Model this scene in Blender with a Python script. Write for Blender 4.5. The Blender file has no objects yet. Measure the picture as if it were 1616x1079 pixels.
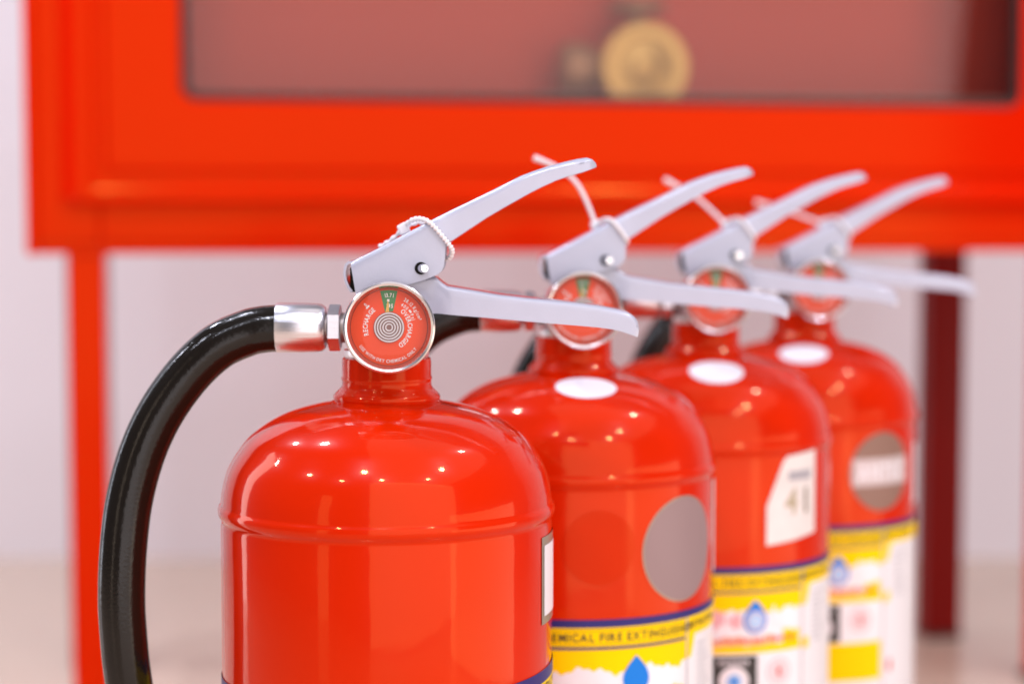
import bpy, bmesh, math, random
from mathutils import Vector, Matrix
random.seed(7)
SC = bpy.context.scene
COL = SC.collection
PI = math.pi

# ------------------------------------------------------------------ camera
F = 2985.0                       # focal length in photo pixels (photo 1616 x 1079)
PITCH = math.atan(198.0 / F)
CAMZ = 0.53
cam_d = bpy.data.cameras.new('camera')
cam_d.sensor_width = 36.0
cam_d.lens = 36.0 * F / 1616.0
cam_d.clip_start = 0.02
cam_d.clip_end = 100.0
cam_d.dof.use_dof = True
cam_d.dof.focus_distance = 0.895
cam_d.dof.aperture_fstop = 3.9
cam = bpy.data.objects.new('camera', cam_d)
cam.location = (0, 0, CAMZ)
cam.rotation_euler = (PI / 2 - PITCH, 0, 0)
COL.objects.link(cam)
SC.camera = cam

# ------------------------------------------------------------------ light
w = bpy.data.worlds.new('World')
SC.world = w
w.use_nodes = True
bg = w.node_tree.nodes['Background']
bg.inputs[0].default_value = (0.82, 0.80, 0.92, 1)
bg.inputs[1].default_value = 0.13


def area(name, loc, target, sx, sy, radiance, color, shape='RECTANGLE', spread=None):
    d = bpy.data.lights.new(name, 'AREA')
    d.shape = shape
    d.size = sx
    if shape in ('RECTANGLE', 'ELLIPSE'):
        d.size_y = sy
        a = sx * sy
    else:
        a = PI * sx * sx / 4
    d.energy = radiance * PI * a
    d.color = color
    if spread:
        d.spread = spread
    o = bpy.data.objects.new(name, d)
    o.location = loc
    v = Vector(target) - Vector(loc)
    o.rotation_euler = v.to_track_quat('-Z', 'Y').to_euler()
    COL.objects.link(o)
    return o


# recessed ceiling spots (mirror images of all but the last are the sparkles on the domes)
COOL = (0.82, 0.85, 1.0)
for i, (x, y, k) in enumerate([(-1.12, 1.61, 1.35), (1.5, 1.29, 1.0), (-.57, -.42, 1.2), (1.44, .10, .8),
                               (-2.27, .01, 1.0), (-.09, -1.0, .7), (1.33, -.7, .7), (-3.15, 1.74, .8),
                               (-1.39, -.91, .5), (-1.75, 2.25, 1.45)]):  # last one: downlight added to brighten the left wall
    area('ceiling_spot', (x, y, 2.7), (x, y, 0), .15, .15, 215 * k, COOL, 'DISK')
# shop front behind the camera and to its right, added fill panel further right, lit ceiling field
area('offscreen_panel', (0.98, -1.0, 1.15), (0.86, 1.2, 0.80), 2.7, 2.30, 1.45, (1.0, .90, .90))
area('offscreen_panel', (1.30, 0.36, 0.26), (0.0, 0.36, 0.27), 1.50, .50, 1.6, (1.0, .82, .66))  # unseen panel added so the right sides reflect something bright
area('ceiling_light', (1.1, 0.1, 2.75), (1.1, 0.1, 0), 3.0, 3.2, 0.60, (1.0, .90, .88))
# narrow lit openings off to the left
area('door_light', (-2.1, -1.55, 0.8), (-.06, .94, .4), .42, 1.9, 1.2, (1.0, .80, .62))
area('door_light', (-2.2, 1.75, 0.9), (-.06, .94, .4), .45, 1.9, 3.2, (.84, .88, 1.0))

SC.view_settings.view_transform = 'Standard'
SC.view_settings.look = 'None'
SC.view_settings.gamma = 1.0
SC.view_settings.exposure = 0.42
SC.render.engine = 'CYCLES'
SC.cycles.use_denoising = True
SC.cycles.max_bounces = 10
SC.cycles.transparent_max_bounces = 12
SC.cycles.sample_clamp_indirect = 6.0
SC.cycles.caustics_reflective = False
SC.cycles.caustics_refractive = False

# ------------------------------------------------------------------ materials
MATS = {}


def principled(name, color, rough=.5, metal=0, coat=0, coat_rough=.05, spec=.5, noise=None, bump=None, rvar=None, tint=None, streak=None):
    """noise=(scale, amount) colour variation, bump=(scale, strength, dist), rvar=(scale, lo, hi) roughness variation"""
    m = bpy.data.materials.new(name)
    m.use_nodes = True
    nt = m.node_tree
    b = nt.nodes['Principled BSDF']
    b.inputs['Base Color'].default_value = (*color, 1)
    b.inputs['Roughness'].default_value = rough
    b.inputs['Metallic'].default_value = metal
    b.inputs['Specular IOR Level'].default_value = spec
    b.inputs['Coat Weight'].default_value = coat
    if tint:
        b.inputs['Specular Tint'].default_value = (*tint, 1)
    b.inputs['Coat Roughness'].default_value = coat_rough
    tc = nt.nodes.new('ShaderNodeTexCoord')
    if noise:
        n = nt.nodes.new('ShaderNodeTexNoise')
        n.inputs['Scale'].default_value = noise[0]
        n.inputs['Detail'].default_value = 5
        nt.links.new(tc.outputs['Object'], n.inputs['Vector'])
        mx = nt.nodes.new('ShaderNodeMix')
        mx.data_type = 'RGBA'
        mx.inputs[6].default_value = (*[c * (1 - noise[1]) for c in color], 1)
        mx.inputs[7].default_value = (*[min(1, c * (1 + noise[1])) for c in color], 1)
        nt.links.new(n.outputs['Fac'], mx.inputs[0])
        nt.links.new(mx.outputs[2], b.inputs['Base Color'])
    if bump:
        n = nt.nodes.new('ShaderNodeTexNoise')
        n.inputs['Scale'].default_value = bump[0]
        n.inputs['Detail'].default_value = 3
        nt.links.new(tc.outputs['Object'], n.inputs['Vector'])
        bp = nt.nodes.new('ShaderNodeBump')
        bp.inputs['Strength'].default_value = bump[1]
        bp.inputs['Distance'].default_value = bump[2]
        nt.links.new(n.outputs['Fac'], bp.inputs['Height'])
        nt.links.new(bp.outputs[0], b.inputs['Normal'])
        if coat:
            nt.links.new(bp.outputs[0], b.inputs['Coat Normal'])
    if rvar:
        n = nt.nodes.new('ShaderNodeTexNoise')
        n.inputs['Scale'].default_value = rvar[0]
        n.inputs['Detail'].default_value = 4
        nt.links.new(tc.outputs['Object'], n.inputs['Vector'])
        mr = nt.nodes.new('ShaderNodeMapRange')
        mr.inputs[1].default_value = .3
        mr.inputs[2].default_value = .7
        mr.inputs[3].default_value = rvar[1]
        mr.inputs[4].default_value = rvar[2]
        nt.links.new(n.outputs['Fac'], mr.inputs[0])
        nt.links.new(mr.outputs[0], b.inputs['Roughness'])
    if streak:
        mp = nt.nodes.new('ShaderNodeMapping')
        mp.inputs['Scale'].default_value = streak
        nt.links.new(tc.outputs['Object'], mp.inputs['Vector'])
        n = nt.nodes.new('ShaderNodeTexNoise')
        n.inputs['Scale'].default_value = 1.0
        n.inputs['Detail'].default_value = 4
        nt.links.new(mp.outputs[0], n.inputs['Vector'])
        bp = nt.nodes.new('ShaderNodeBump')
        bp.inputs['Strength'].default_value = .35
        bp.inputs['Distance'].default_value = .0006
        nt.links.new(n.outputs['Fac'], bp.inputs['Height'])
        nt.links.new(bp.outputs[0], b.inputs['Normal'])
    MATS[name] = m
    return m


def glass(name, tint, refl=1.0):
    m = bpy.data.materials.new(name)
    m.use_nodes = True
    nt = m.node_tree
    nt.nodes.remove(nt.nodes['Principled BSDF'])
    out = nt.nodes['Material Output']
    tr = nt.nodes.new('ShaderNodeBsdfTransparent')
    tr.inputs[0].default_value = (*tint, 1)
    gl = nt.nodes.new('ShaderNodeBsdfGlossy')
    gl.inputs['Roughness'].default_value = .02
    fr = nt.nodes.new('ShaderNodeFresnel')
    fr.inputs[0].default_value = 1.5
    mu = nt.nodes.new('ShaderNodeMath')
    mu.operation = 'MULTIPLY'
    mu.inputs[1].default_value = refl
    mx = nt.nodes.new('ShaderNodeMixShader')
    nt.links.new(fr.outputs[0], mu.inputs[0])
    nt.links.new(mu.outputs[0], mx.inputs[0])
    nt.links.new(tr.outputs[0], mx.inputs[1])
    nt.links.new(gl.outputs[0], mx.inputs[2])
    nt.links.new(mx.outputs[0], out.inputs[0])
    MATS[name] = m
    return m


principled('red_paint', (.63, .016, .0001), rough=.060, spec=.37, tint=(1, .58, .15), coat=.14, coat_rough=.24, noise=(9, .10), bump=(60, .05, .002))
principled('cabinet_red', (.76, .010, .0001), rough=.13, spec=.30, tint=(1, .58, .08), noise=(3, .05))
principled('lever_grey', (.45, .465, .57), rough=.30, metal=.10, coat=.9, coat_rough=.09, noise=(70, .07), bump=(1100, .12, .0004))
principled('aluminium', (.80, .78, .82), rough=.28, metal=1, noise=(40, .06), streak=(25, 700, 700))
principled('chrome', (.85, .85, .86), rough=.10, metal=1)
principled('steel_dull', (.34, .29, .27), rough=.4, metal=.9, noise=(80, .2))
principled('shaded_leg_red', (.20, .0015, .0002), rough=.4, spec=.2)  # cabinet red darkened: shade on the rear legs put into the colour
principled('coil_seat', (.30, .17, .15), rough=.5)
principled('sticker_dark', (.27, .15, .115), rough=.45)
principled('bezel', (.72, .69, .70), rough=.2, metal=.9)
principled('rubber', (.009, .0065, .0045), rough=.15, spec=.36, bump=(620, .20, .0005), rvar=(40, .09, .20))
principled('dark_hole', (.01, .008, .006), rough=.7, spec=.1)
principled('dial_red', (.98, .10, .035), rough=.5, spec=.2)
principled('dial_green', (.10, .30, .12), rough=.5, spec=.2)
principled('dial_print', (.96, .90, .88), rough=.5)
principled('needle_yellow', (.85, .48, .10), rough=.4)
principled('plastic_white', (.84, .80, .82), rough=.38)
principled('label_white', (.84, .82, .86), rough=.35, coat=.3, noise=(30, .03))
principled('label_yellow', (1.0, .66, .001), rough=.4, spec=.15, tint=(1, .8, .3), noise=(18, .04))
principled('label_blue', (.028, .020, .16), rough=.4, spec=.3)
principled('drop_blue', (.0, .20, .72), rough=.45, spec=.3)
principled('drop_pale', (.35, .58, .90), rough=.4)
principled('print_black', (.02, .017, .015), rough=.4)
principled('print_brown', (.07, .035, .006), rough=.4)
principled('print_grey', (.40, .38, .42), rough=.4)
principled('print_red', (.72, .06, .04), rough=.4)
principled('print_pink', (.80, .42, .45), rough=.4)
principled('print_peach', (.86, .46, .28), rough=.4)
principled('sticker_grey', (.30, .20, .205), rough=.45)
principled('sticker_silver', (.42, .36, .28), rough=.3, metal=.6)
principled('sticker_white', (.84, .82, .87), rough=.4, noise=(50, .02))
principled('sticker_cream', (.78, .72, .70), rough=.5, noise=(70, .14))
principled('sticker_band', (.62, .52, .52), rough=.4)
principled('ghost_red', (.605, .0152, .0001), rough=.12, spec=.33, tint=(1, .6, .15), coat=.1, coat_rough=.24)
principled('wall_white', (.80, .77, .80), rough=.6, noise=(2, .02), bump=(40, .05, .002))
principled('floor_tile', (.64, .49, .37), rough=.16, noise=(1.3, .06), rvar=(3, .12, .24))
principled('cabinet_inside', (.80, .085, .038), rough=.6)
principled('strip_grey', (.55, .30, .26), rough=.4)
principled('gasket', (.03, .02, .018), rough=.5)
principled('brass', (.76, .54, .17), rough=.38, metal=.6, noise=(30, .08))
principled('bronze', (.56, .33, .18), rough=.5, metal=.3, noise=(30, .12))
glass('lens', (.985, .975, .97), .5)
glass('pane', (.95, .90, .87), .80)


# ------------------------------------------------------------------ helpers
def mesh_obj(name, verts, faces, mat, parent=None, smooth=True):
    me = bpy.data.meshes.new(name)
    me.from_pydata([tuple(v) for v in verts], [], faces)
    me.validate()
    me.materials.append(MATS[mat])
    if smooth:
        me.polygons.foreach_set('use_smooth', [True] * len(me.polygons))
    o = bpy.data.objects.new(name, me)
    COL.objects.link(o)
    o.parent = parent
    return o


def recalc(o):
    bm = bmesh.new()
    bm.from_mesh(o.data)
    bmesh.ops.recalc_face_normals(bm, faces=bm.faces)
    bm.to_mesh(o.data)
    bm.free()
    return o


def auto_sharp(o, deg=35):
    bm = bmesh.new()
    bm.from_mesh(o.data)
    bmesh.ops.recalc_face_normals(bm, faces=bm.faces)
    for e in bm.edges:
        if len(e.link_faces) == 2 and e.calc_face_angle(0) > math.radians(deg):
            e.smooth = False
    bm.to_mesh(o.data)
    bm.free()
    return o


def empty(name, loc, rz=0, parent=None):
    o = bpy.data.objects.new(name, None)
    o.empty_display_size = .05
    o.location = loc
    o.rotation_euler = (0, 0, rz)
    COL.objects.link(o)
    o.parent = parent
    return o


def tag(o, label, cat=None, group=None, kind=None):
    if label:
        o['label'] = label
    if cat:
        o['category'] = cat
    if group:
        o['group'] = group
    if kind:
        o['kind'] = kind
    return o


def lathe(name, prof, mat, parent=None, n=96, mtx=None, closed=False, smooth_deg=40):
    """prof: list of (r, z) revolved round z"""
    vs, fs = [], []
    for r, z in prof:
        for i in range(n):
            a = 2 * PI * i / n
            vs.append(Vector((r * math.cos(a), r * math.sin(a), z)))
    m = len(prof)
    for j in range(m - 1 + (1 if closed else 0)):
        k = (j + 1) % m
        for i in range(n):
            i2 = (i + 1) % n
            fs.append((j * n + i, j * n + i2, k * n + i2, k * n + i))
    if mtx:
        vs = [mtx @ v for v in vs]
    o = mesh_obj(name, vs, fs, mat, parent)
    bm = bmesh.new()
    bm.from_mesh(o.data)
    bmesh.ops.remove_doubles(bm, verts=bm.verts, dist=1e-6)
    bm.to_mesh(o.data)
    bm.free()
    return auto_sharp(o, smooth_deg)


def catmull(pts, n):
    out = []
    P = [Vector(p) for p in pts]
    P = [P[0] * 2 - P[1]] + P + [P[-1] * 2 - P[-2]]
    for i in range(1, len(P) - 2):
        for k in range(n):
            t = k / n
            a, b, c, d = P[i - 1], P[i], P[i + 1], P[i + 2]
            out.append(.5 * ((2 * b) + (c - a) * t + (2 * a - 5 * b + 4 * c - d) * t * t + (3 * b - a - 3 * c + d) * t ** 3))
    out.append(P[-2])
    return out


def tube(name, path, rad, mat, parent=None, n=16, caps=True, ridge=None):
    """rad: number or function(index, t) ; ridge(angle, idx) multiplies radius"""
    vs, fs = [], []
    m = len(path)
    up = Vector((0, 1, 0))
    for i, p in enumerate(path):
        t = (path[min(i + 1, m - 1)] - path[max(i - 1, 0)]).normalized()
        up = (up - t * up.dot(t)).normalized()
        s = t.cross(up)
        r = rad(i, i / (m - 1)) if callable(rad) else rad
        for k in range(n):
            a = 2 * PI * k / n
            q = r * (ridge(a, i) if ridge else 1)
            vs.append(p + up * (math.cos(a) * q) + s * (math.sin(a) * q))
    for i in range(m - 1):
        for k in range(n):
            k2 = (k + 1) % n
            fs.append((i * n + k, i * n + k2, (i + 1) * n + k2, (i + 1) * n + k))
    if caps:
        fs.append(tuple(range(n - 1, -1, -1)))
        fs.append(tuple((m - 1) * n + k for k in range(n)))
    o = mesh_obj(name, vs, fs, mat, parent)
    return auto_sharp(o, 60)


def box(name, x0, x1, y0, y1, z0, z1, mat, parent=None, bevel=0, mtx=None, seg=2):
    vs = [Vector((x, y, z)) for x in (x0, x1) for y in (y0, y1) for z in (z0, z1)]
    fs = [(0, 1, 3, 2), (4, 6, 7, 5), (0, 4, 5, 1), (2, 3, 7, 6), (0, 2, 6, 4), (1, 5, 7, 3)]
    if mtx:
        vs = [mtx @ v for v in vs]
    o = mesh_obj(name, vs, fs, mat, parent, smooth=False)
    bm = bmesh.new()
    bm.from_mesh(o.data)
    if bevel:
        bmesh.ops.bevel(bm, geom=bm.edges[:], offset=bevel, segments=seg, affect='EDGES', profile=.5)
    bmesh.ops.recalc_face_normals(bm, faces=bm.faces)
    bm.to_mesh(o.data)
    bm.free()
    return o


def merge(name, objs, parent=None):
    """join several meshes of one material into one part"""
    bm = bmesh.new()
    for o in objs:
        bm.from_mesh(o.data)
    me = bpy.data.meshes.new(name)
    bm.to_mesh(me)
    bm.free()
    me.materials.append(objs[0].data.materials[0])
    for o in objs:
        bpy.data.objects.remove(o)
    n = bpy.data.objects.new(name, me)
    COL.objects.link(n)
    n.parent = parent
    return n


# glyphs ---------------------------------------------------------------
_tc = bpy.data.curves.new('t', 'FONT')
_tc.resolution_u = 3
_tc.offset = .022
_to = bpy.data.objects.new('t', _tc)
COL.objects.link(_to)
GL = {}


def glyph(ch):
    if ch not in GL:
        _tc.body = ch
        bpy.context.view_layer.update()
        dg = bpy.context.evaluated_depsgraph_get()
        me = bpy.data.meshes.new_from_object(_to.evaluated_get(dg))
        vs = [v.co.copy() for v in me.vertices]
        fs = [tuple(p.vertices) for p in me.polygons]
        wd = max([v.x for v in vs], default=.28)
        GL[ch] = (vs, fs, wd)
        bpy.data.meshes.remove(me)
    return GL[ch]


def text_geo(s, h, squeeze=.8, gap=.13):
    """flat verts (x, y) centred on x=0, cap height h, baseline at y=0 -> [(verts, faces, xcentre)] per character"""
    k = h / .69
    x = 0
    out = []
    for ch in s:
        if ch == ' ':
            x += .32
            continue
        vs, fs, wd = glyph(ch)
        out.append(([(v.x + x, v.y) for v in vs], fs, x + wd / 2))
        x += wd + gap
    tot = x - gap
    return [([((vx - tot / 2) * k * squeeze, vy * k) for vx, vy in vs], fs, (xc - tot / 2) * k * squeeze) for vs, fs, xc in out]


def flat_text(name, items, mat, parent, mapper):
    """items: (string, h, squeeze, cx, base_y, [slope])"""
    V, Fc = [], []
    for it in items:
        s, h, sq, cx, by = it[:5]
        for vs, fs, xc in text_geo(s, h, sq):
            b = len(V)
            V += [mapper(vx + cx, vy + by) for vx, vy in vs]
            Fc += [tuple(i + b for i in f) for f in fs]
    return mesh_obj(name, V, Fc, mat, parent, smooth=False)


# ------------------------------------------------------------------ setting
WALLY = 2.92
fl = mesh_obj('floor', [(-4, -1.9, 0), (4, -1.9, 0), (4, WALLY + .05, 0), (-4, WALLY + .05, 0)], [(0, 1, 2, 3)], 'floor_tile', smooth=False)
tag(fl, None, kind='structure')
wl = box('wall', -4, 4, WALLY, WALLY + .12, -.01, 2.3, 'wall_white')
tag(wl, None, kind='structure')

# ------------------------------------------------------------------ fire hose cabinet
YAW = math.atan2(.17, 1.074)
CB = Vector((-.5004, 1.95, 0))
cabinet = empty('hose_cabinet', CB, YAW)
tag(cabinet, 'large red steel hose cabinet with glass door on red legs behind the extinguishers', 'cabinet')
CDIR = Vector((math.cos(YAW), math.sin(YAW)))
CN = Vector((math.sin(YAW), -math.cos(YAW)))


def cab_uv(px, py, v=0.0):
    """photo pixel -> (u, z) on the plane of the cabinet front set back by v"""
    fwv = Vector((0, math.cos(PITCH), -math.sin(PITCH)))
    upv = Vector((0, math.sin(PITCH), math.cos(PITCH)))
    d = fwv + Vector((1, 0, 0)) * ((px - 808) / F) + upv * ((539.5 - py) / F)
    o = CB.xy - CN * v
    t = (o.x * CN.x + o.y * CN.y) / (d.x * CN.x + d.y * CN.y)
    P = d * t
    return (P.x - o.x) * CDIR.x + (P.y - o.y) * CDIR.y, P.z + CAMZ


U1 = cab_uv(1613, 158, -.022)[0] + cab_uv(286, 158, -.022)[0]
ZB = cab_uv(45, 402)[1]
ZT = ZB + .62
CD = .28                                    # depth of the box
# body: four sides and the back, a front flange round the opening
ps = [box('s', 0, .012, 0.0, CD, ZB, ZT, 'cabinet_red', bevel=.002),
      box('s', U1 - .012, U1, 0.0, CD, ZB, ZT, 'cabinet_red', bevel=.002),
      box('s', .0125, U1 - .0125, 0.001, CD, ZB + .0005, ZB + .012, 'cabinet_red', bevel=.002),
      box('s', .0125, U1 - .0125, 0.001, CD, ZT - .012, ZT, 'cabinet_red', bevel=.002)]
FL = .075
ps += [box('s', .0125, FL, -.001, .010, ZB + .0125, ZT - .0125, 'cabinet_red', bevel=.002),
       box('s', U1 - FL, U1 - .0125, -.001, .010, ZB + .0125, ZT - .0125, 'cabinet_red', bevel=.002),
       box('s', FL + .0005, U1 - FL - .0005, -.001, .010, ZB + .0125, ZB + FL, 'cabinet_red', bevel=.002),
       box('s', FL + .0005, U1 - FL - .0005, -.001, .010, ZT - FL, ZT - .0125, 'cabinet_red', bevel=.002)]
merge('body', ps, cabinet)
bk = box('back_panel', .0125, U1 - .0125, CD - .130, CD - .124, ZB + .0125, ZT - .0125, 'cabinet_inside', cabinet)
# door: raised rim, recessed groove, raised panel with the rounded window
dl, _ = cab_uv(92, 200, -.022)
_, db = cab_uv(200, 324, -.022)
gl, _ = cab_uv(143, 200, -.022)
gr, _ = cab_uv(168, 200, -.022)
_, g0 = cab_uv(400, 297, -.022)
_, g1 = cab_uv(400, 268, -.022)
wlft, wbot = cab_uv(286, 158, -.022)
wright, _ = cab_uv(1612, 158, -.022)
dr = U1 - dl
dt = ZT - (db - ZB)
wtop = dt - (wbot - db)


def rrect(x0, x1, z0, z1, r, n=6):
    pts = []
    for cx, cz, a0 in ((x1 - r, z0 + r, -PI / 2), (x1 - r, z1 - r, 0), (x0 + r, z1 - r, PI / 2), (x0 + r, z0 + r, PI)):
        for k in range(n + 1):
            a = a0 + PI / 2 * k / n
            pts.append((cx + r * math.cos(a), cz + r * math.sin(a)))
    return pts


def ring_loft(name, loops, mat, parent, close=False, smooth_deg=30):
    """loops: list of (points2d, y)"""
    vs, fs = [], []
    n = len(loops[0][0])
    for pts, y in loops:
        vs += [(p[0], y, p[1]) for p in pts]
    m = len(loops)
    for j in range(m - 1 + (1 if close else 0)):
        k = (j + 1) % m
        for i in range(n):
            i2 = (i + 1) % n
            fs.append((j * n + i, j * n + i2, k * n + i2, k * n + i))
    return auto_sharp(mesh_obj(name, vs, fs, mat, parent), smooth_deg)


def rr(x, z0, dx, dz, r):
    return rrect(x, U1 - x, z0, ZT - (z0 - ZB), r)


loops = []
a = lambda x, z, r, y: loops.append((rrect(x, U1 - x, z, ZT - (z - ZB), r), y))
a(dl, db, .006, .004)
a(dl, db, .006, -.008)
a(dl + .001, db + .001, .006, -.010)
a(dl + .018, db + .006, .006, -.022)      # bevelled lip
a(gl - .002, g0 - .003, .006, -.022)
a(gl, g0, .006, -.021)
a(gl + .003, g0 + .003, .006, -.016)      # groove
a(gr - .003, g1 - .003, .006, -.016)
a(gr, g1, .006, -.021)
a(gr + .002, g1 + .002, .006, -.022)
a(wlft - .002, wbot - .002, .018, -.022)
a(wlft, wbot, .016, -.020)
a(wlft, wbot, .016, .002)
door = ring_loft('door', loops, 'cabinet_red', cabinet, smooth_deg=4)
loops = []
a(wlft + .0004, wbot + .0004, .0158, -.018)
a(wlft + .007, wbot + .007, .011, -.019)
a(wlft + .008, wbot + .008, .010, -.012)
a(wlft + .0004, wbot + .0004, .0158, -.010)
ring_loft('gasket', loops, 'gasket', door, close=True)
g = rrect(wlft + .003, U1 - wlft - .003, wbot + .003, wtop - .003, .012)
vs = [(p[0], -.016, p[1]) for p in g] + [(p[0], -.013, p[1]) for p in g]
n = len(g)
pane = mesh_obj('glass_pane', vs, [tuple(range(n)), tuple(range(2 * n - 1, n - 1, -1))] +
                [(i, n + i, n + (i + 1) % n, (i + 1) % n) for i in range(n)], 'pane', door, smooth=False)
recalc(pane)
lx0, lx1 = cab_uv(850, 150, .02)[0], cab_uv(1640, 150, .02)[0]
box('pale_strip', lx0, lx1, .006, .030, wbot - .01, wbot + .0115, 'strip_grey', cabinet, bevel=.002)  # pale strip low behind the glass
# legs
lu, _ = cab_uv(137, 500)
ru, _ = cab_uv(1674, 500)
LW = .019
bv = CD - .022
for (u, v, mt) in ((lu, .022, 'cabinet_red'), (ru, .022, 'cabinet_red'), (cab_uv(140, 500, bv)[0], bv, 'shaded_leg_red'), (cab_uv(1487, 500, bv)[0], bv, 'shaded_leg_red')):
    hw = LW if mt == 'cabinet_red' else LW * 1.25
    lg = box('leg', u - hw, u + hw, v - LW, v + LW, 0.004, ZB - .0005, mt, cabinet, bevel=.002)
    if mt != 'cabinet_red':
        lg['label'] = 'red rear leg with shade put into its colour'
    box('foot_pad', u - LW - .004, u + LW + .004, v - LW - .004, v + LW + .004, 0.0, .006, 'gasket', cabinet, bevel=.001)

# brass hose valve seen through the pane
vu, vz = cab_uv(1013, 108, .065)
valve = empty('hose_valve', CB + Vector((CDIR.x * vu - CN.x * .065, CDIR.y * vu - CN.y * .065, vz)), YAW)
tag(valve, 'blurred golden brass hose valve with round cap and handwheel behind the cabinet glass', 'valve')
MY = Matrix.Rotation(PI / 2, 4, 'X')        # z axis -> -y (towards the camera)
lathe('cap', [(0, .020), (.012, .020), (.016, .017), (.030, .016), (.034, .020), (.047, .020), (.050, .016), (.050, -.012), (.046, -.016), (0, -.016)],
      'brass', valve, mtx=MY, n=48)
lathe('body', [(0, -.014), (.030, -.014), (.036, -.03), (.036, -.06), (.028, -.07), (.028, -.084), (0, -.084)], 'bronze', valve, mtx=MY, n=40)
MX = Matrix.Translation((0, .03, 0)) @ Matrix.Rotation(-PI / 2, 4, 'Y')
lathe('inlet', [(0, .03), (.024, .03), (.024, .055), (.030, .058), (.030, .082), (.024, .088), (0, .088)], 'bronze', valve, mtx=MX, n=40)
lathe('stem', [(0, .03), (.014, .03), (.014, .048), (.008, .050), (.008, .078), (0, .078)], 'bronze', valve, n=32, mtx=Matrix.Translation((0, .03, 0)))
hw = lathe('handwheel', [(.028 + .006 * math.cos(t), .070 + .006 * math.sin(t)) for t in [2 * PI * k / 12 for k in range(12)]], 'bronze', valve,
           n=40, closed=True, mtx=Matrix.Translation((0, .03, 0)))
for k in range(4):
    aa = PI / 4 + k * PI / 2
    tube('spoke', [Vector((math.cos(aa) * r, .03 + math.sin(aa) * r, .070)) for r in (.004, .03)], .0035, 'bronze', hw, n=8)

# ------------------------------------------------------------------ fire extinguishers
R = .0825
AX = Vector((-.0625, .94))                  # axis of the nearest one


def PX(px, py, y=0.0):
    """photo pixel of the nearest extinguisher -> local point in the plane local y = const"""
    fwv = Vector((0, math.cos(PITCH), -math.sin(PITCH)))
    upv = Vector((0, math.sin(PITCH), math.cos(PITCH)))
    d = fwv + Vector((1, 0, 0)) * ((px - 808) / F) + upv * ((539.5 - py) / F)
    P = d * ((AX.y + y) / d.y)
    return Vector((P.x - AX.x, y, P.z + CAMZ))


def cyl(s, z, off=.0003, r=R):
    """arc length from the side facing the camera, height -> point on the shell"""
    t = s / r
    return ((r + off) * math.sin(t), -(r + off) * math.cos(t), z)


def band(name, s0, s1, fb, ft, mat, parent, off=.0003, n=None, tilt=0.0):
    """patch of print on the shell between two edges fb(s), ft(s)"""
    if not callable(fb):
        b0 = fb
        fb = lambda s: b0
    if not callable(ft):
        t0 = ft
        ft = lambda s: t0
    n = n or max(2, int((s1 - s0) / .002))
    vs, fs = [], []
    for i in range(n + 1):
        s = s0 + (s1 - s0) * i / n
        vs += [cyl(s, fb(s) + tilt * s, off), cyl(s, ft(s) + tilt * s, off)]
    for i in range(n):
        fs.append((2 * i, 2 * i + 2, 2 * i + 3, 2 * i + 1))
    return mesh_obj(name, vs, fs, mat, parent)


def disc(name, cs, cz, rad, mat, parent, off=.0004, n=28, rz=None, inner=None, tilt=0):
    rz = rz or rad
    vs, fs = [], []
    th = [PI * k / n for k in range(n + 1)]
    if inner is None:
        for t in th:
            s = cs - rad * math.cos(t)
            vs += [cyl(s, cz - rz * math.sin(t) + tilt * s, off), cyl(s, cz + rz * math.sin(t) + tilt * s, off)]
        for i in range(n):
            fs.append((2 * i, 2 * i + 2, 2 * i + 3, 2 * i + 1))
    else:
        m = 48
        for k in range(m):
            t = 2 * PI * k / m
            for q in (inner, 1):
                s = cs + rad * q * math.cos(t)
                vs.append(cyl(s, cz + rz * q * math.sin(t) + tilt * s, off))
        for k in range(m):
            j = (k + 1) % m
            fs.append((2 * k, 2 * j, 2 * j + 1, 2 * k + 1))
    return mesh_obj(name, vs, fs, mat, parent)


# --- shell profile
raw = [(.026, .4384), (.034, .4369), (.043, .4347), (.0504, .4322), (.0575, .4288), (.064, .4246), (.069, .4203), (.073, .4152),
       (.0765, .4100), (.079, .4050), (.0809, .3990), (.0820, .3935), (.0825, .3890)]
dome = [(p.x, p.y) for p in [Vector((q.x, q.y)) for q in catmull([(x, y, 0) for x, y in raw], 4)]]
prof = [(.0150, .4604), (.0205, .4604), (.0220, .4596), (.0222, .4580), (.0222, .4510), (.0226, .4503), (.0226, .4494), (.0222, .4486),
        (.0222, .4466), (.0230, .4450), (.0250, .4430), (.0264, .4415), (.0267, .4400), (.0262, .4390)]
prof += dome[1:]
prof += [(.0826, .3884), (.0834, .3875), (.0839, .3860), (.0839, .3840), (.0834, .3825), (.0826, .3814), (.0822, .3806), (.0822, .3790), (.0825, .3775)]
prof += [(.0825, .30), (.0825, .10), (.0825, .028), (.0818, .022), (.0790, .019), (.0795, .016), (.0800, .004), (.0795, .001), (.076, .0), (.074, .004), (.073, .016), (0, .02)]


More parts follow.
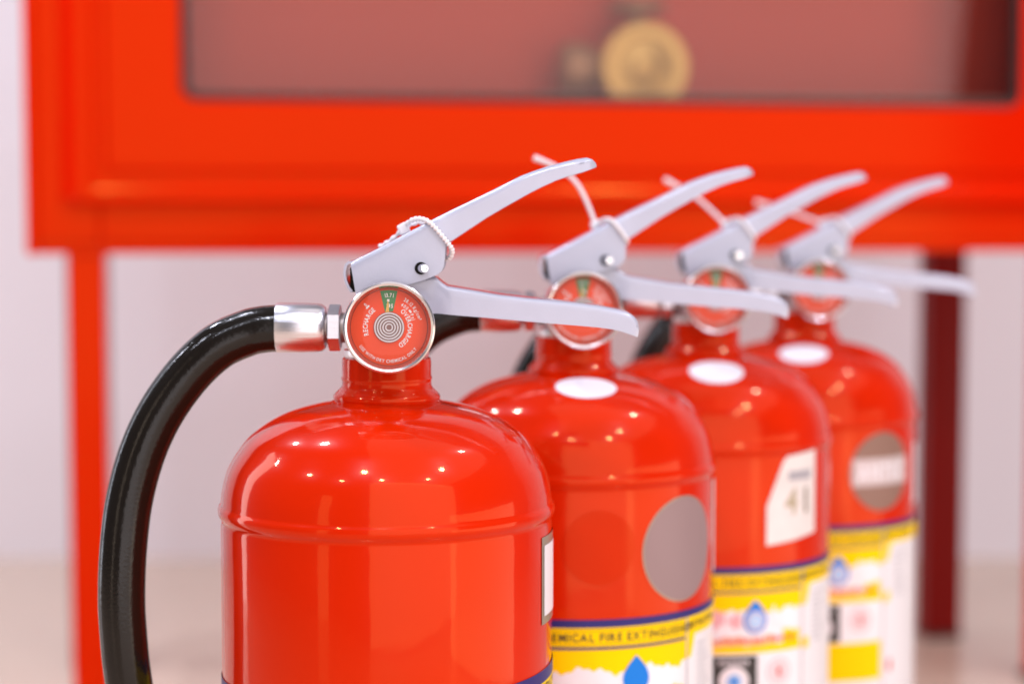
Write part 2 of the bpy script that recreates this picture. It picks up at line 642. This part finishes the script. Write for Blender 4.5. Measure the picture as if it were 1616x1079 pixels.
def loft_u(name, st, mat, parent, thick=.0016, rc=.0035):
    """inverted U channel of sheet metal; stations (top x, y, bottom x, y in photo pixels, half width)"""
    vs, fs = [], []
    npt = None
    for (tx, ty, bx, by, hw_) in st:
        T = PX(tx, ty, -hw_)
        B = PX(bx, by, -hw_)
        ax_ = (T - B)
        L = ax_.length
        ax_.normalize()

        def sec_of(hw, top, c):
            c = min(c, top * .45, hw * .9)
            q = [(-hw, 0), (-hw, top * .33), (-hw, top * .66), (-hw, top - c)]
            for k in range(1, 5):
                t = PI / 2 * k / 4
                q.append((-hw + c * (1 - math.cos(t)), top - c + c * math.sin(t)))
            q += [(-hw * .4, top), (0, top)]
            return q + [(-y, h) for y, h in reversed(q[:-1])]
        outer = sec_of(hw_, L, rc)
        inner = sec_of(hw_ - thick, L - min(thick, L * .3), max(.0006, rc - thick))
        sec = outer + inner[::-1]
        npt = len(sec)
        for y, h in sec:
            p = B + ax_ * h
            vs.append((p.x, y, p.z))
    m = len(st)
    no = npt // 2
    for i in range(m - 1):
        for k in range(npt):
            k2 = (k + 1) % npt
            fs.append((i * npt + k, i * npt + k2, (i + 1) * npt + k2, (i + 1) * npt + k))
    for k in range(no - 1):                       # rim at the heel end
        fs.append((k + 1, k, npt - 1 - k, npt - 2 - k))
    e = (m - 1) * npt
    fs.append(tuple(e + k for k in range(no)))    # closed tip
    fs.append(tuple(e + npt - 1 - k for k in range(no)))
    return auto_sharp(mesh_obj(name, vs, fs, mat, parent), 38)


def dial_map(P0, M):
    def f(x, y, dz):
        return M @ Vector((x, -dz, y)) + P0
    return f


def build_gauge(parent):
    RG = .0220
    c = PX(614, 517, -.042)
    g_ = empty('pressure_gauge', c, math.radians(3), parent)
    g_.rotation_euler = (math.radians(-2), 0, math.radians(4))
    # axis -> -y ; front face at y=0, back at +.013
    M = Matrix.Rotation(PI / 2, 4, 'X')
    lathe('bezel', [(.0195, -.0006), (.0200, .0006), (.0210, .0010), (.0218, .0004), (.0220, -.0008), (.0220, -.0095), (.0212, -.0115), (.008, -.0120), (.008, -.0105),
                    (.0195, -.0100)], 'bezel', g_, mtx=M, n=80, closed=True, smooth_deg=30)
    lathe('stem', [(0, -.0115), (.006, -.0115), (.006, -.028), (0, -.028)], 'steel_dull', g_, mtx=M, n=24)
    lathe('dial_cup', [(.0196, -.0010), (.0190, -.0040), (.0186, -.0052), (.0182, -.0060)], 'bezel', g_, mtx=M, n=64)
    RD = .0183

    def dm(x, y, h=0):
        return Vector((x * RG, .0056 - h, y * RG))
    d_ = lathe('dial', [(0, -.0056), (RD, -.0056)], 'dial_red', g_, mtx=M, n=64)
    q = [dm(-.190, .790, .0002), dm(-.10, .805, .0002), dm(0, .812, .0002), dm(.10, .805, .0002), dm(.190, .790, .0002), (dm(.088, .345, .0002)), (dm(-.088, .345, .0002))]
    mesh_obj('green_zone', q, [tuple(range(len(q)))], 'dial_green', g_, smooth=False)
    V, Fc = [], []

    def put(verts, faces, h=.0004):
        b = len(V)
        V.extend([dm(x, y, h) for x, y in verts])
        Fc.extend([tuple(i + b for i in f) for f in faces])

    def arc(s, h, r, amid, span, outward=True, sq=.8):
        geo = text_geo(s, h, sq)
        x0 = geo[0][2]
        x1 = geo[-1][2]
        for vs, fs, xc in geo:
            f = (xc - x0) / max(1e-6, x1 - x0) - .5
            if outward:
                A = math.radians(amid + span * f)
                cx, cy = r * math.sin(A), r * math.cos(A)
                ca, sa = math.cos(-A), math.sin(-A)
            else:
                A = math.radians(amid - span * f)
                cx, cy = r * math.sin(A), r * math.cos(A)
                ca, sa = math.cos(PI - A), math.sin(PI - A)
            put([(cx + (vx - xc) * ca - (vy - h / 2) * sa, cy + (vx - xc) * sa + (vy - h / 2) * ca) for vx, vy in vs], fs)

    def sq_(x, y, wx, wy, ang):
        A = -math.radians(ang)
        pts = [(-wx, -wy), (wx, -wy), (wx, wy), (-wx, wy)]
        put([(x + px * math.cos(A) - py * math.sin(A), y + px * math.sin(A) + py * math.cos(A)) for px, py in pts], [(0, 1, 2, 3)])
    arc('RECHARGE', .100, .515, -74, 64)
    arc('OVERCHARGED', .100, .460, 94, 104)
    arc('28.12 Kg/cm²', .075, .695, 53, 45)
    arc('400', .075, .570, 37, 13)
    sq_(.576 * math.sin(math.radians(53)), .576 * math.cos(math.radians(53)), .038, .022, 53)
    arc('Psi', .075, .565, 67, 11)
    arc('0', .075, .71, -46, 0)
    sq_(.64 * math.sin(math.radians(-46)), .64 * math.cos(math.radians(-46)), .045, .020, -46)
    arc('13.71', .085, .70, 0, 14.5)
    sq_(-.015, .585, .026, .030, 0)
    arc('195', .085, .47, 1, 14)
    arc('USE WITH DRY CHEMICAL ONLY', .070, .735, 183, 106, outward=False)
    mesh_obj('lettering', V, Fc, 'dial_print', g_, smooth=False)
    lathe('coil_seat', [(0, -.0049), (.0074, -.0049), (.0074, -.0056)], 'coil_seat', g_, mtx=M, n=40)
    cv, cf = [], []
    parts = []
    for rr_ in (.0016, .0029, .0042, .0055, .0068):
        parts.append(lathe('c', [(rr_ + .00038 * math.cos(t), -.0045 + .00038 * math.sin(t)) for t in [2 * PI * k / 8 for k in range(8)]], 'plastic_white', None,
                           mtx=M, n=48, closed=True))
    merge('bourdon_coil', parts, g_)
    nd = [dm(-.085, .30, .0007), dm(.005, .30, .0007), dm(-.005, .52, .0007), dm(-.022, .60, .0007), dm(-.040, .52, .0007)]
    mesh_obj('needle', nd, [(0, 1, 2, 3, 4)], 'needle_yellow', g_, smooth=False)
    lathe('lens', [(0, .0006), (.010, .0004), (.016, -.0001), (.0192, -.0008), (.0196, -.0018)], 'lens', g_, mtx=M, n=64)
    return g_


def build_ext(loc, rz, tie='long', lever_tilt=0.0):
    root = empty('fire_extinguisher', (loc[0], loc[1], 0), rz)
    lathe('cylinder', prof, 'red_paint', root, n=128, smooth_deg=50)
    # valve
    vb = lathe('valve_body', [(0, .4600), (.0205, .4600), (.0212, .4612), (.0212, .4640), (.0175, .4650), (.0168, .4690), (.0168, .4855), (.0150, .4875), (.0095, .4880), (.0095, .5000), (0, .5000)],
               'aluminium', root, n=48)
    c = PX(519, 517)
    lathe('outlet', [(0, 0), (.0075, 0), (.0075, .020), (0, .020)], 'steel_dull', vb, n=24,
          mtx=Matrix.Translation((-.033, 0, c.z)) @ Matrix.Rotation(PI / 2, 4, 'Y'))
    # carrying handle (lower lever)
    hd = loft_u('carry_handle', [
        (600, 436, 600, 497, .0096), (640, 436, 640, 496, .0098), (682, 436, 682, 495, .0100), (690, 439, 689, 494.5, .0102),
        (698, 446, 696, 495, .0106), (706, 451.5, 704, 496, .0110), (716, 453, 714, 497, .0112), (750, 458.5, 750, 500, .0112), (785, 464.5, 785, 503, .0112), (830, 470, 830, 507, .0112),
        (870, 474, 870, 510.5, .0112), (908, 478, 908, 513.5, .0112), (945, 483, 943, 516.5, .0112), (975, 489, 968, 520, .0112), (992, 494, 984, 524, .0111),
        (1001, 499.5, 994, 527.5, .0110), (1006, 506, 1001, 530, .0108), (1009, 516, 1006.5, 532, .0100)], 'lever_grey', root, rc=.0022)
    # squeeze lever (upper)
    UL = [
        (553, 414.5, 562, 468, .0132), (558, 411, 570, 468, .0132), (600, 390, 600, 461, .0132), (640, 368.5, 640, 450.5, .0132),
        (670, 353, 672, 441, .0132), (684, 345.5, 690, 433.5, .0131), (689, 343, 697, 427.5, .0130), (692, 341.5, 700.6, 420, .0130),
        (694, 340.5, 702, 408, .0129), (698, 338.5, 703.2, 386, .0128), (703, 336, 708, 383, .0126), (715, 330, 719, 376, .0124), (735, 320.5, 740, 362, .0122), (760, 308.5, 768, 343.5, .0120),
        (785, 296, 796, 327, .0119), (806, 285.5, 822, 312.5, .0118), (822, 277.5, 838, 303.5, .0117), (840, 270.5, 856, 294.5, .0116), (862, 263, 878, 284.5, .0115),
        (890, 255.5, 900, 277, .0114), (912, 250.5, 920, 271.5, .0111), (926, 248.5, 933, 267, .0104), (935, 251.5, 938, 265.2, .0090), (940.5, 257.5, 941.5, 263.5, .0070)]
    lv = loft_u('squeeze_lever', UL, 'lever_grey', root, rc=.0030)
    # bent lip at the lever's heel
    pth = [(556, 411.5), (549, 412.5), (544, 416.5), (541.5, 424), (541, 434), (543, 444), (547, 454), (553, 462)]
    vs, fs = [], []
    pw = [PX(x, y, -.013) for x, y in pth]
    for i, p in enumerate(pw):
        t = (pw[min(i + 1, len(pw) - 1)] - pw[max(i - 1, 0)]).normalized()
        nrm = Vector((t.z, 0, -t.x)) * -.0013
        for q in (p, p + nrm):
            for yy in (-.0110, .0110):
                vs.append((q.x, yy, q.z))
    for i in range(len(pw) - 1):
        a_, b_ = i * 4, i * 4 + 4
        fs += [(a_, a_ + 1, b_ + 1, b_), (a_ + 2, b_ + 2, b_ + 3, a_ + 3), (a_, b_, b_ + 2, a_ + 2), (a_ + 1, a_ + 3, b_ + 3, b_ + 1)]
    e = (len(pw) - 1) * 4
    fs += [(0, 2, 3, 1), (e, e + 1, e + 3, e + 2)]
    auto_sharp(mesh_obj('heel_lip', vs, fs, 'lever_grey', lv), 40)
    pw2 = PX(557, 440, 0)
    box('slot_shade', pw2.x - .0006, pw2.x + .0042, -.0098, .0098, pw2.z - .0062, pw2.z + .0058, 'dark_hole', lv)  # black block put in to give the open slot its dark shade
    # pivot pin with dark hole ring
    cp = PX(664, 423.5, -.0150)
    MP = Matrix.Translation((cp.x, -.0133, cp.z)) @ Matrix.Rotation(PI / 2, 4, 'X')
    lathe('pin_hole', [(0, .0003), (.0031, .0003), (.0031, -.001)], 'dark_hole', lv, mtx=MP, n=24)
    MP2 = Matrix.Translation((cp.x + .0004, -.0133, cp.z)) @ Matrix.Rotation(math.radians(17), 4, 'Z') @ Matrix.Rotation(PI / 2, 4, 'X')
    lathe('pivot_pin', [(0, -.026), (.0022, -.026), (.0022, .0052), (.0018, .0060), (.0011, .0060), (.0009, .0052), (0, .0051)], 'chrome', root, mtx=MP2, n=24)
    build_gauge(root)
    # hose
    hp = [(437, 518, 0), (414, 520, 0), (389, 526, 0), (343, 547.5, -.001), (298, 589, -.002), (256, 647, -.004), (226, 710, -.006), (205, 785, -.008), (195, 863, -.010),
          (192, 941, -.011), (195, 1001, -.011), (202, 1067, -.010), (222, 1190, -.006), (258, 1330, -.002), (290, 1470, 0), (304, 1560, 0)]
    path = catmull([PX(*q) for q in hp], 10)
    hs = tube('hose', path, .01165, 'rubber', root, n=48,
              ridge=lambda a_, i: 1 + .035 * math.exp(-((math.remainder(a_ - 2.2, 2 * PI)) / .10) ** 2)
              + .025 * math.exp(-((math.remainder(a_ - 5.3, 2 * PI)) / .10) ** 2))
    e_ = path[-1]
    t_ = (path[-1] - path[-3]).normalized()
    lathe('nozzle', [(0, -.012), (.0135, -.012), (.0140, -.004), (.0140, .012), (.011, .018), (.0125, .06), (.0135, .061), (.011, .061), (.009, .02), (0, .02)], 'rubber', hs, n=32,
          mtx=Matrix.Translation(e_) @ t_.to_track_quat('Z', 'Y').to_matrix().to_4x4())
    zf = PX(470, 517).z
    x0 = PX(437, 517).x
    x1 = PX(515, 517).x
    L = x1 - x0
    MXf = Matrix.Translation((x0, 0, zf)) @ Matrix.Rotation(PI / 2, 4, 'Y')
    lathe('ferrule', [(.0112, 0), (.01215, 0), (.01235, .0004), (.01235, .013), (.0120, L - .0045), (.0116, L - .002), (.0104, L - .0004), (.009, L), (.0, L)], 'aluminium', hs, n=48, mtx=MXf, smooth_deg=30)
    # hexagonal nut
    hx0, hx1 = PX(518, 517).x, PX(539, 517).x
    vs = []
    for x, k in ((hx0, .90), (hx0 + .0006, 1), (hx1 - .0006, 1), (hx1, .90)):
        for j in range(6):
            aa_ = PI / 6 + PI / 3 * j + math.radians(-6)
            vs.append((x, math.cos(aa_) * .0116 * k, zf + math.sin(aa_) * .0116 * k))
    fs = [tuple(range(5, -1, -1)), tuple(range(18, 24))]
    for r_ in range(3):
        for j in range(6):
            j2 = (j + 1) % 6
            fs.append((r_ * 6 + j, r_ * 6 + j2, r_ * 6 + 6 + j2, r_ * 6 + 6 + j))
    recalc(mesh_obj('hex_nut', vs, fs, 'aluminium', hs, smooth=False))
    # plastic safety seal
    if tie == 'beaded':
        pts = [(598, 390, .0140), (615, 380.5, .0138), (632, 366, .0120), (638, 358, .004), (648, 349, -.002), (658, 345.5, -.006), (668, 346.5, -.010), (677, 350.5, -.0148),
               (685, 358, -.0150), (693, 367, -.0150), (701, 376.5, -.0150), (707, 384, -.0148), (712, 391, -.0140), (713.5, 398, -.012), (710, 406, -.009), (703, 409, -.005), (697, 402, .002),
               (690, 388, .012), (682, 362, .0160), (662, 351, .015), (642, 357, .010)]
        tp = catmull([PX(*q) for q in pts], 12)
        sl = tube('safety_seal', tp, lambda i, t: .00112 * (1 + .30 * math.sin(i * 2 * PI / 7)), 'plastic_white', root, n=10)
        hpos = PX(637, 361, .004)
        box('seal_head', -.0026, .0026, -.003, .003, -.0028, .0028, 'plastic_white', sl, bevel=.0009,
            mtx=Matrix.Translation(hpos) @ Matrix.Rotation(math.radians(-28), 4, 'Y'))
    else:
        tx, ty, bend = tie
        pts = [(652, 360, .001), (661, 349, -.006), (672, 348, -.0135), (683, 358, -.0150), (694, 372, -.0150), (703, 386, -.0142), (704, 392, -.008), (699, 391, .004), (692, 380, .0150), (680, 355, .0158),
               (664, 351, .0125), (652, 357, .006)]
        tp = catmull([PX(*q) for q in pts], 10)
        sl = tube('safety_seal', tp, .00125, 'plastic_white', root, n=10)
        p0 = PX(652, 359, .003)
        box('seal_head', -.0028, .0028, -.0032, .0032, -.0026, .0030, 'plastic_white', sl, bevel=.0010,
            mtx=Matrix.Translation(p0) @ Matrix.Rotation(math.radians(-28), 4, 'Y'))
        p1 = p0 + Vector((tx, .012, ty))
        mid = (p0 + p1) / 2 + Vector((bend, 0, bend))
        tube('seal_tail', catmull([p0, p0.lerp(mid, .55) + Vector((bend * .2, 0, 0)), mid, mid.lerp(p1, .5) + Vector((bend * .2, 0, bend * .25)), p1], 10),
             lambda i, t: .00125 + .0006 * max(0, (t - .8) / .2), 'plastic_white', sl, n=10)
    return root


def dome_disc(name, cx, zc, rad, mat, parent, off=.0004):
    """round sticker lying on the dome, cx = sideways offset"""
    # radius of the dome at height z and its inverse
    def z_at(r):
        for (r0, z0), (r1, z1) in zip(dome[:-1], dome[1:]):
            if r0 <= r <= r1:
                return z0 + (z1 - z0) * (r - r0) / (r1 - r0)
        return dome[-1][1]
    # centre on the front of the dome at radius zc
    th = cx / zc
    vs, fs = [], []
    nr, na = 5, 40
    for i in range(nr + 1):
        for k in range(na):
            a_ = 2 * PI * k / na
            rr_ = rad * i / nr
            u = rr_ * math.cos(a_)
            v = rr_ * math.sin(a_)
            r = zc + v * .80
            x = r * math.sin(th) + u * math.cos(th)
            y = -r * math.cos(th) + u * math.sin(th)
            q = math.hypot(x, y)
            vs.append((x, y, z_at(q) + off))
    for i in range(nr):
        for k in range(na):
            k2 = (k + 1) % na
            fs.append((i * na + k, i * na + k2, (i + 1) * na + k2, (i + 1) * na + k))
    return mesh_obj(name, vs, fs, mat, parent)


def rag(amp, f, ph, base):
    return lambda s: base + amp * (math.sin(s * f + ph) * .5 + math.sin(s * f * 2.7 + ph * 2) * .3 + math.sin(s * f * 6.1 + ph * 3) * .2)


def label(root, ztop, tilt=0.0, s0=-.100, s1=.128, seed=1, div=.0707, stripe=.0044, plain=False):
    """printed wrap-round label. ztop: top of the blue stripe on the side facing the camera"""
    W = ztop
    lb = band('label', s0, s1, W - .26, W, 'label_white', root, .0003, tilt=tilt)

    def B(name, a_, b_, lo, hi, mat, off, **k):
        return band(name, a_, b_, lo, hi, mat, lb, off, tilt=tilt, **k)
    mp = lambda off: (lambda x, y: cyl(x, y + tilt * x, off))
    B('blue_stripe', s0, s1, W - stripe, W + .0001, 'label_blue', .0005)
    B('yellow_field', s0, div - .0007, rag(.0032, 170, seed, W - .0285), W - stripe, 'label_yellow', .0004, n=220)
    B('yellow_field', div + .0007, s1, lambda s: W - .0150 - (0 if s > div + .0085 else .0125 * min(1, (div + .0085 - s) / .004)), W - stripe, 'label_yellow', .0004, n=160)
    B('divider_line', div - .0005, div + .0005, W - .26, W - stripe, 'print_grey', .0006)
    B('thin_line', s0, div - .0016, W - .0166, W - .0151, 'label_blue', .0006)
    for z in (W - stripe - .0012, W - .0138):
        B('hair_line', s0, div - .0016, z - .00025, z, 'print_brown', .0006)
    flat_text('title_lettering', [('DRY CHEMICAL FIRE EXTINGUISHER', .0044, .93, div - .0530, W - .0120)], 'print_brown', lb, mp(.0007))
    flat_text('instruction_heading', [('INSTRUCTIONS', .0038, .80, div + .0190, W - .0110)], 'print_brown', lb, mp(.0007))
    # drop emblem
    cs, zt, dw = div - .0372, W - .0208, .0080
    vs, fs = [], []
    N = 28
    for i in range(N + 1):
        t = i / N                               # 0 top .. 1 bottom
        z = zt - t * .0212
        if t < .62:
            wv = dw * math.sin((t / .62) * PI / 2) ** .95
        else:
            wv = dw * math.sqrt(max(0, 1 - ((t - .62) / .38) ** 2))
        vs += [cyl(cs - wv, z + tilt * cs, .0008), cyl(cs, z + tilt * cs, .0008), cyl(cs + wv, z + tilt * cs, .0008)]
    for i in range(N):
        fs += [(3 * i, 3 * i + 3, 3 * i + 4, 3 * i + 1), (3 * i + 1, 3 * i + 4, 3 * i + 5, 3 * i + 2)]
    mesh_obj('drop_emblem', vs, fs, 'drop_blue', lb)
    cz = zt - .0133
    if not plain:
        disc('drop_centre', cs, cz, .0066, 'drop_pale', lb, .0010, tilt=tilt)
        disc('drop_ring', cs, cz, .0060, 'print_pink', lb, .0012, inner=.86, tilt=tilt)
        flat_text('drop_letter', [('E', .0045, .9, cs, cz - .0022)], 'label_white', lb, mp(.0012))
        for a_, b_ in ((cs - .030, cs - .020), (cs - .018, cs - .0095)):
            B('faded_panel', a_, b_, rag(.003, 400, seed, cz - .003), rag(.004, 360, seed + 2, cz + .005), 'print_pink', .0006, n=60)
        B('faded_panel', cs + .012, cs + .022, rag(.003, 400, seed, cz - .003), rag(.004, 360, seed + 2, cz + .006), 'label_white', .0006, n=40)
    flat_text('strap_line', [('POLYVALENT DRY POWDER', .0034, .85, cs - .002, W - .0482)], 'print_red', lb, mp(.0010))
    B('orange_wash', s0, div - .022, rag(.001, 300, 2, W - .0500), rag(.002, 240, seed, W - .0445), 'print_peach', .0005, n=120)
    B('yellow_rule', s0, div - .002, W - .0545, rag(.0006, 240, seed, W - .0497), 'label_yellow', .0006, n=120)
    B('yellow_tab', div - .017, div - .003, W - .0520, rag(.0016, 420, seed + 1, W - .0415), 'label_yellow', .0007, n=60)
    B('yellow_tab', div + .0006, div + .0065, rag(.002, 420, seed + 1, W - .0560), rag(.002, 420, seed + 1, W - .0490), 'label_yellow', .0007, n=30)
    # pictogram boxes
    zb = W - .0560
    for a_, b_ in ((cs - .0600, cs - .0295), (cs - .0290, cs + .0015)):
        B('picture_box', a_, b_, zb - .0268, zb, 'print_black', .0006)
        m_ = (a_ + b_) / 2
        flat_text('picture_caption', [('POWDER', .0034, .8, m_, zb - .0058)], 'label_white', lb, mp(.0008))
        disc('picture_disc', m_, zb - .0160, .0096, 'label_white', lb, .0008, tilt=tilt)
        disc('picture_halo', m_, zb - .0160, .0048, 'drop_pale', lb, .0010, tilt=tilt)
        disc('picture_dot', m_, zb - .0160, .0024, 'drop_blue', lb, .0012, tilt=tilt)
    disc('stamp_ring', div - .0200, zb - .0115, .0086, 'print_pink', lb, .0008, inner=.90, tilt=tilt)
    disc('stamp_ring', div - .0200, zb - .0115, .0052, 'print_pink', lb, .0008, inner=.82, tilt=tilt)
    flat_text('stamp_mark', [('8', .0058, .9, div - .0200, zb - .0144)], 'print_red', lb, mp(.0009))
    B('yellow_block', s0, div - .002, W - .1110, W - .0838, 'label_yellow', .0006)
    # small print on the right hand panel
    for i in range(10):
        ln = .010 + .008 * random.random()
        z = W - .0210 - i * .0034
        B('print_line', div + .0105, div + .0105 + ln, z - .0006, z, 'print_grey', .0006)
    B('red_mark', div + .005, div + .009, rag(.002, 500, 2, W - .1060), rag(.002, 500, 4, W - .0990), 'print_red', .0007, n=20)
    return lb


def torn_sticker(root, pts_top, pts_bot, s0, s1, mat, name='paper_sticker', off=.0004):
    def ip(pts):
        def f(s):
            t = (s - s0) / (s1 - s0)
            for (a_, z0), (b_, z1) in zip(pts[:-1], pts[1:]):
                if a_ <= t <= b_:
                    return z0 + (z1 - z0) * (t - a_) / (b_ - a_)
            return pts[-1][1]
        return f
    return band(name, s0, s1, ip(pts_bot), ip(pts_top), mat, root, off, n=50)


GRP = 'row of red fire extinguishers'
DEPTH = [.94, 1.108, 1.252, 1.40]
XP = [(607 - 808) / F * .94, (905 - 808) / F * 1.108, (1114 - 808) / F * 1.252, (1270 - 808) / F * 1.40]
XP[0] = AX.x
LABELS = ['frontmost red fire extinguisher in sharp focus with long black hose curving at left',
          'second red fire extinguisher with plain grey oval sticker on its side',
          'third red fire extinguisher with torn white paper sticker above its yellow label',
          'farthest red fire extinguisher with grey round sticker crossed by a pale lettered band']

# nearest
e1 = build_ext((XP[0], DEPTH[0]), 0, 'beaded')
label(e1, .3063, tilt=.028, seed=3, div=.0950, s1=.165, s0=-.165, stripe=.0060)
st = band('white_sticker', .0985, .1450, .3315, .3745, 'sticker_silver', e1, .0004)
band('sticker_face', .1015, .1420, .3355, .3702, 'sticker_white', st, .0006)

# second
e2 = build_ext((XP[1], DEPTH[1]), math.radians(1.0), (-.036, .040, .006))
label(e2, .3092, seed=1, div=.0692, plain=True)
disc('grey_sticker', .0655, .3445, .0298, 'sticker_silver', e2, .0004)
disc('sticker_face', .0655, .3445, .0290, 'sticker_grey', e2, .0006)
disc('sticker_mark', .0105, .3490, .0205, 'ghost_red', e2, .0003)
band('white_sticker', .108, .140, .324, .378, 'sticker_white', e2, .0004)
dome_disc('inspection_sticker', .005, .0440, .0175, 'sticker_white', e2)

# third
e3 = build_ext((XP[2], DEPTH[2]), math.radians(-1.2), (-.040, .030, .002))
label(e3, .3112, seed=5, div=.0635)
ts = torn_sticker(e3, [(0, .349), (.27, .3755), (.35, .3795), (1, .3820)], [(0, .3240), (.5, .3260), (1, .3290)], .0335, .0765, 'sticker_cream')
mp3 = lambda x, y: cyl(x, y, .0007)
flat_text('sticker_number', [('41', .0155, .95, .0575, .3430)], 'sticker_silver', ts, mp3)
band('sticker_print', .050, .071, .3640, .3700, 'print_grey', ts, .0006)
dome_disc('inspection_sticker', .003, .0500, .0175, 'sticker_white', e3)

# farthest
e4 = build_ext((XP[3], DEPTH[3]), math.radians(1.6), (-.048, .016, .001))
label(e4, .3130, seed=8, div=.0480)
gs = disc('grey_sticker', .0465, .3500, .0280, 'sticker_dark', e4, .0004)


def cb(z_):
    return lambda s: z_


band('sticker_band', .0470 - .0266, .0470 + .0258, .3405, .3595, 'sticker_band', gs, .0006)
flat_text('sticker_lettering', [('ANTEC', .0110, .72, .0465, .3445)], 'sticker_white', gs, lambda x, y: cyl(x, y, .0008))
band('white_sticker', .090, .128, .322, .366, 'sticker_white', e4, .0004)
dome_disc('inspection_sticker', -.009, .0485, .0175, 'sticker_white', e4)

for e_, l_ in zip((e1, e2, e3, e4), LABELS):
    tag(e_, l_, 'fire extinguisher', GRP)

bpy.data.objects.remove(_to)
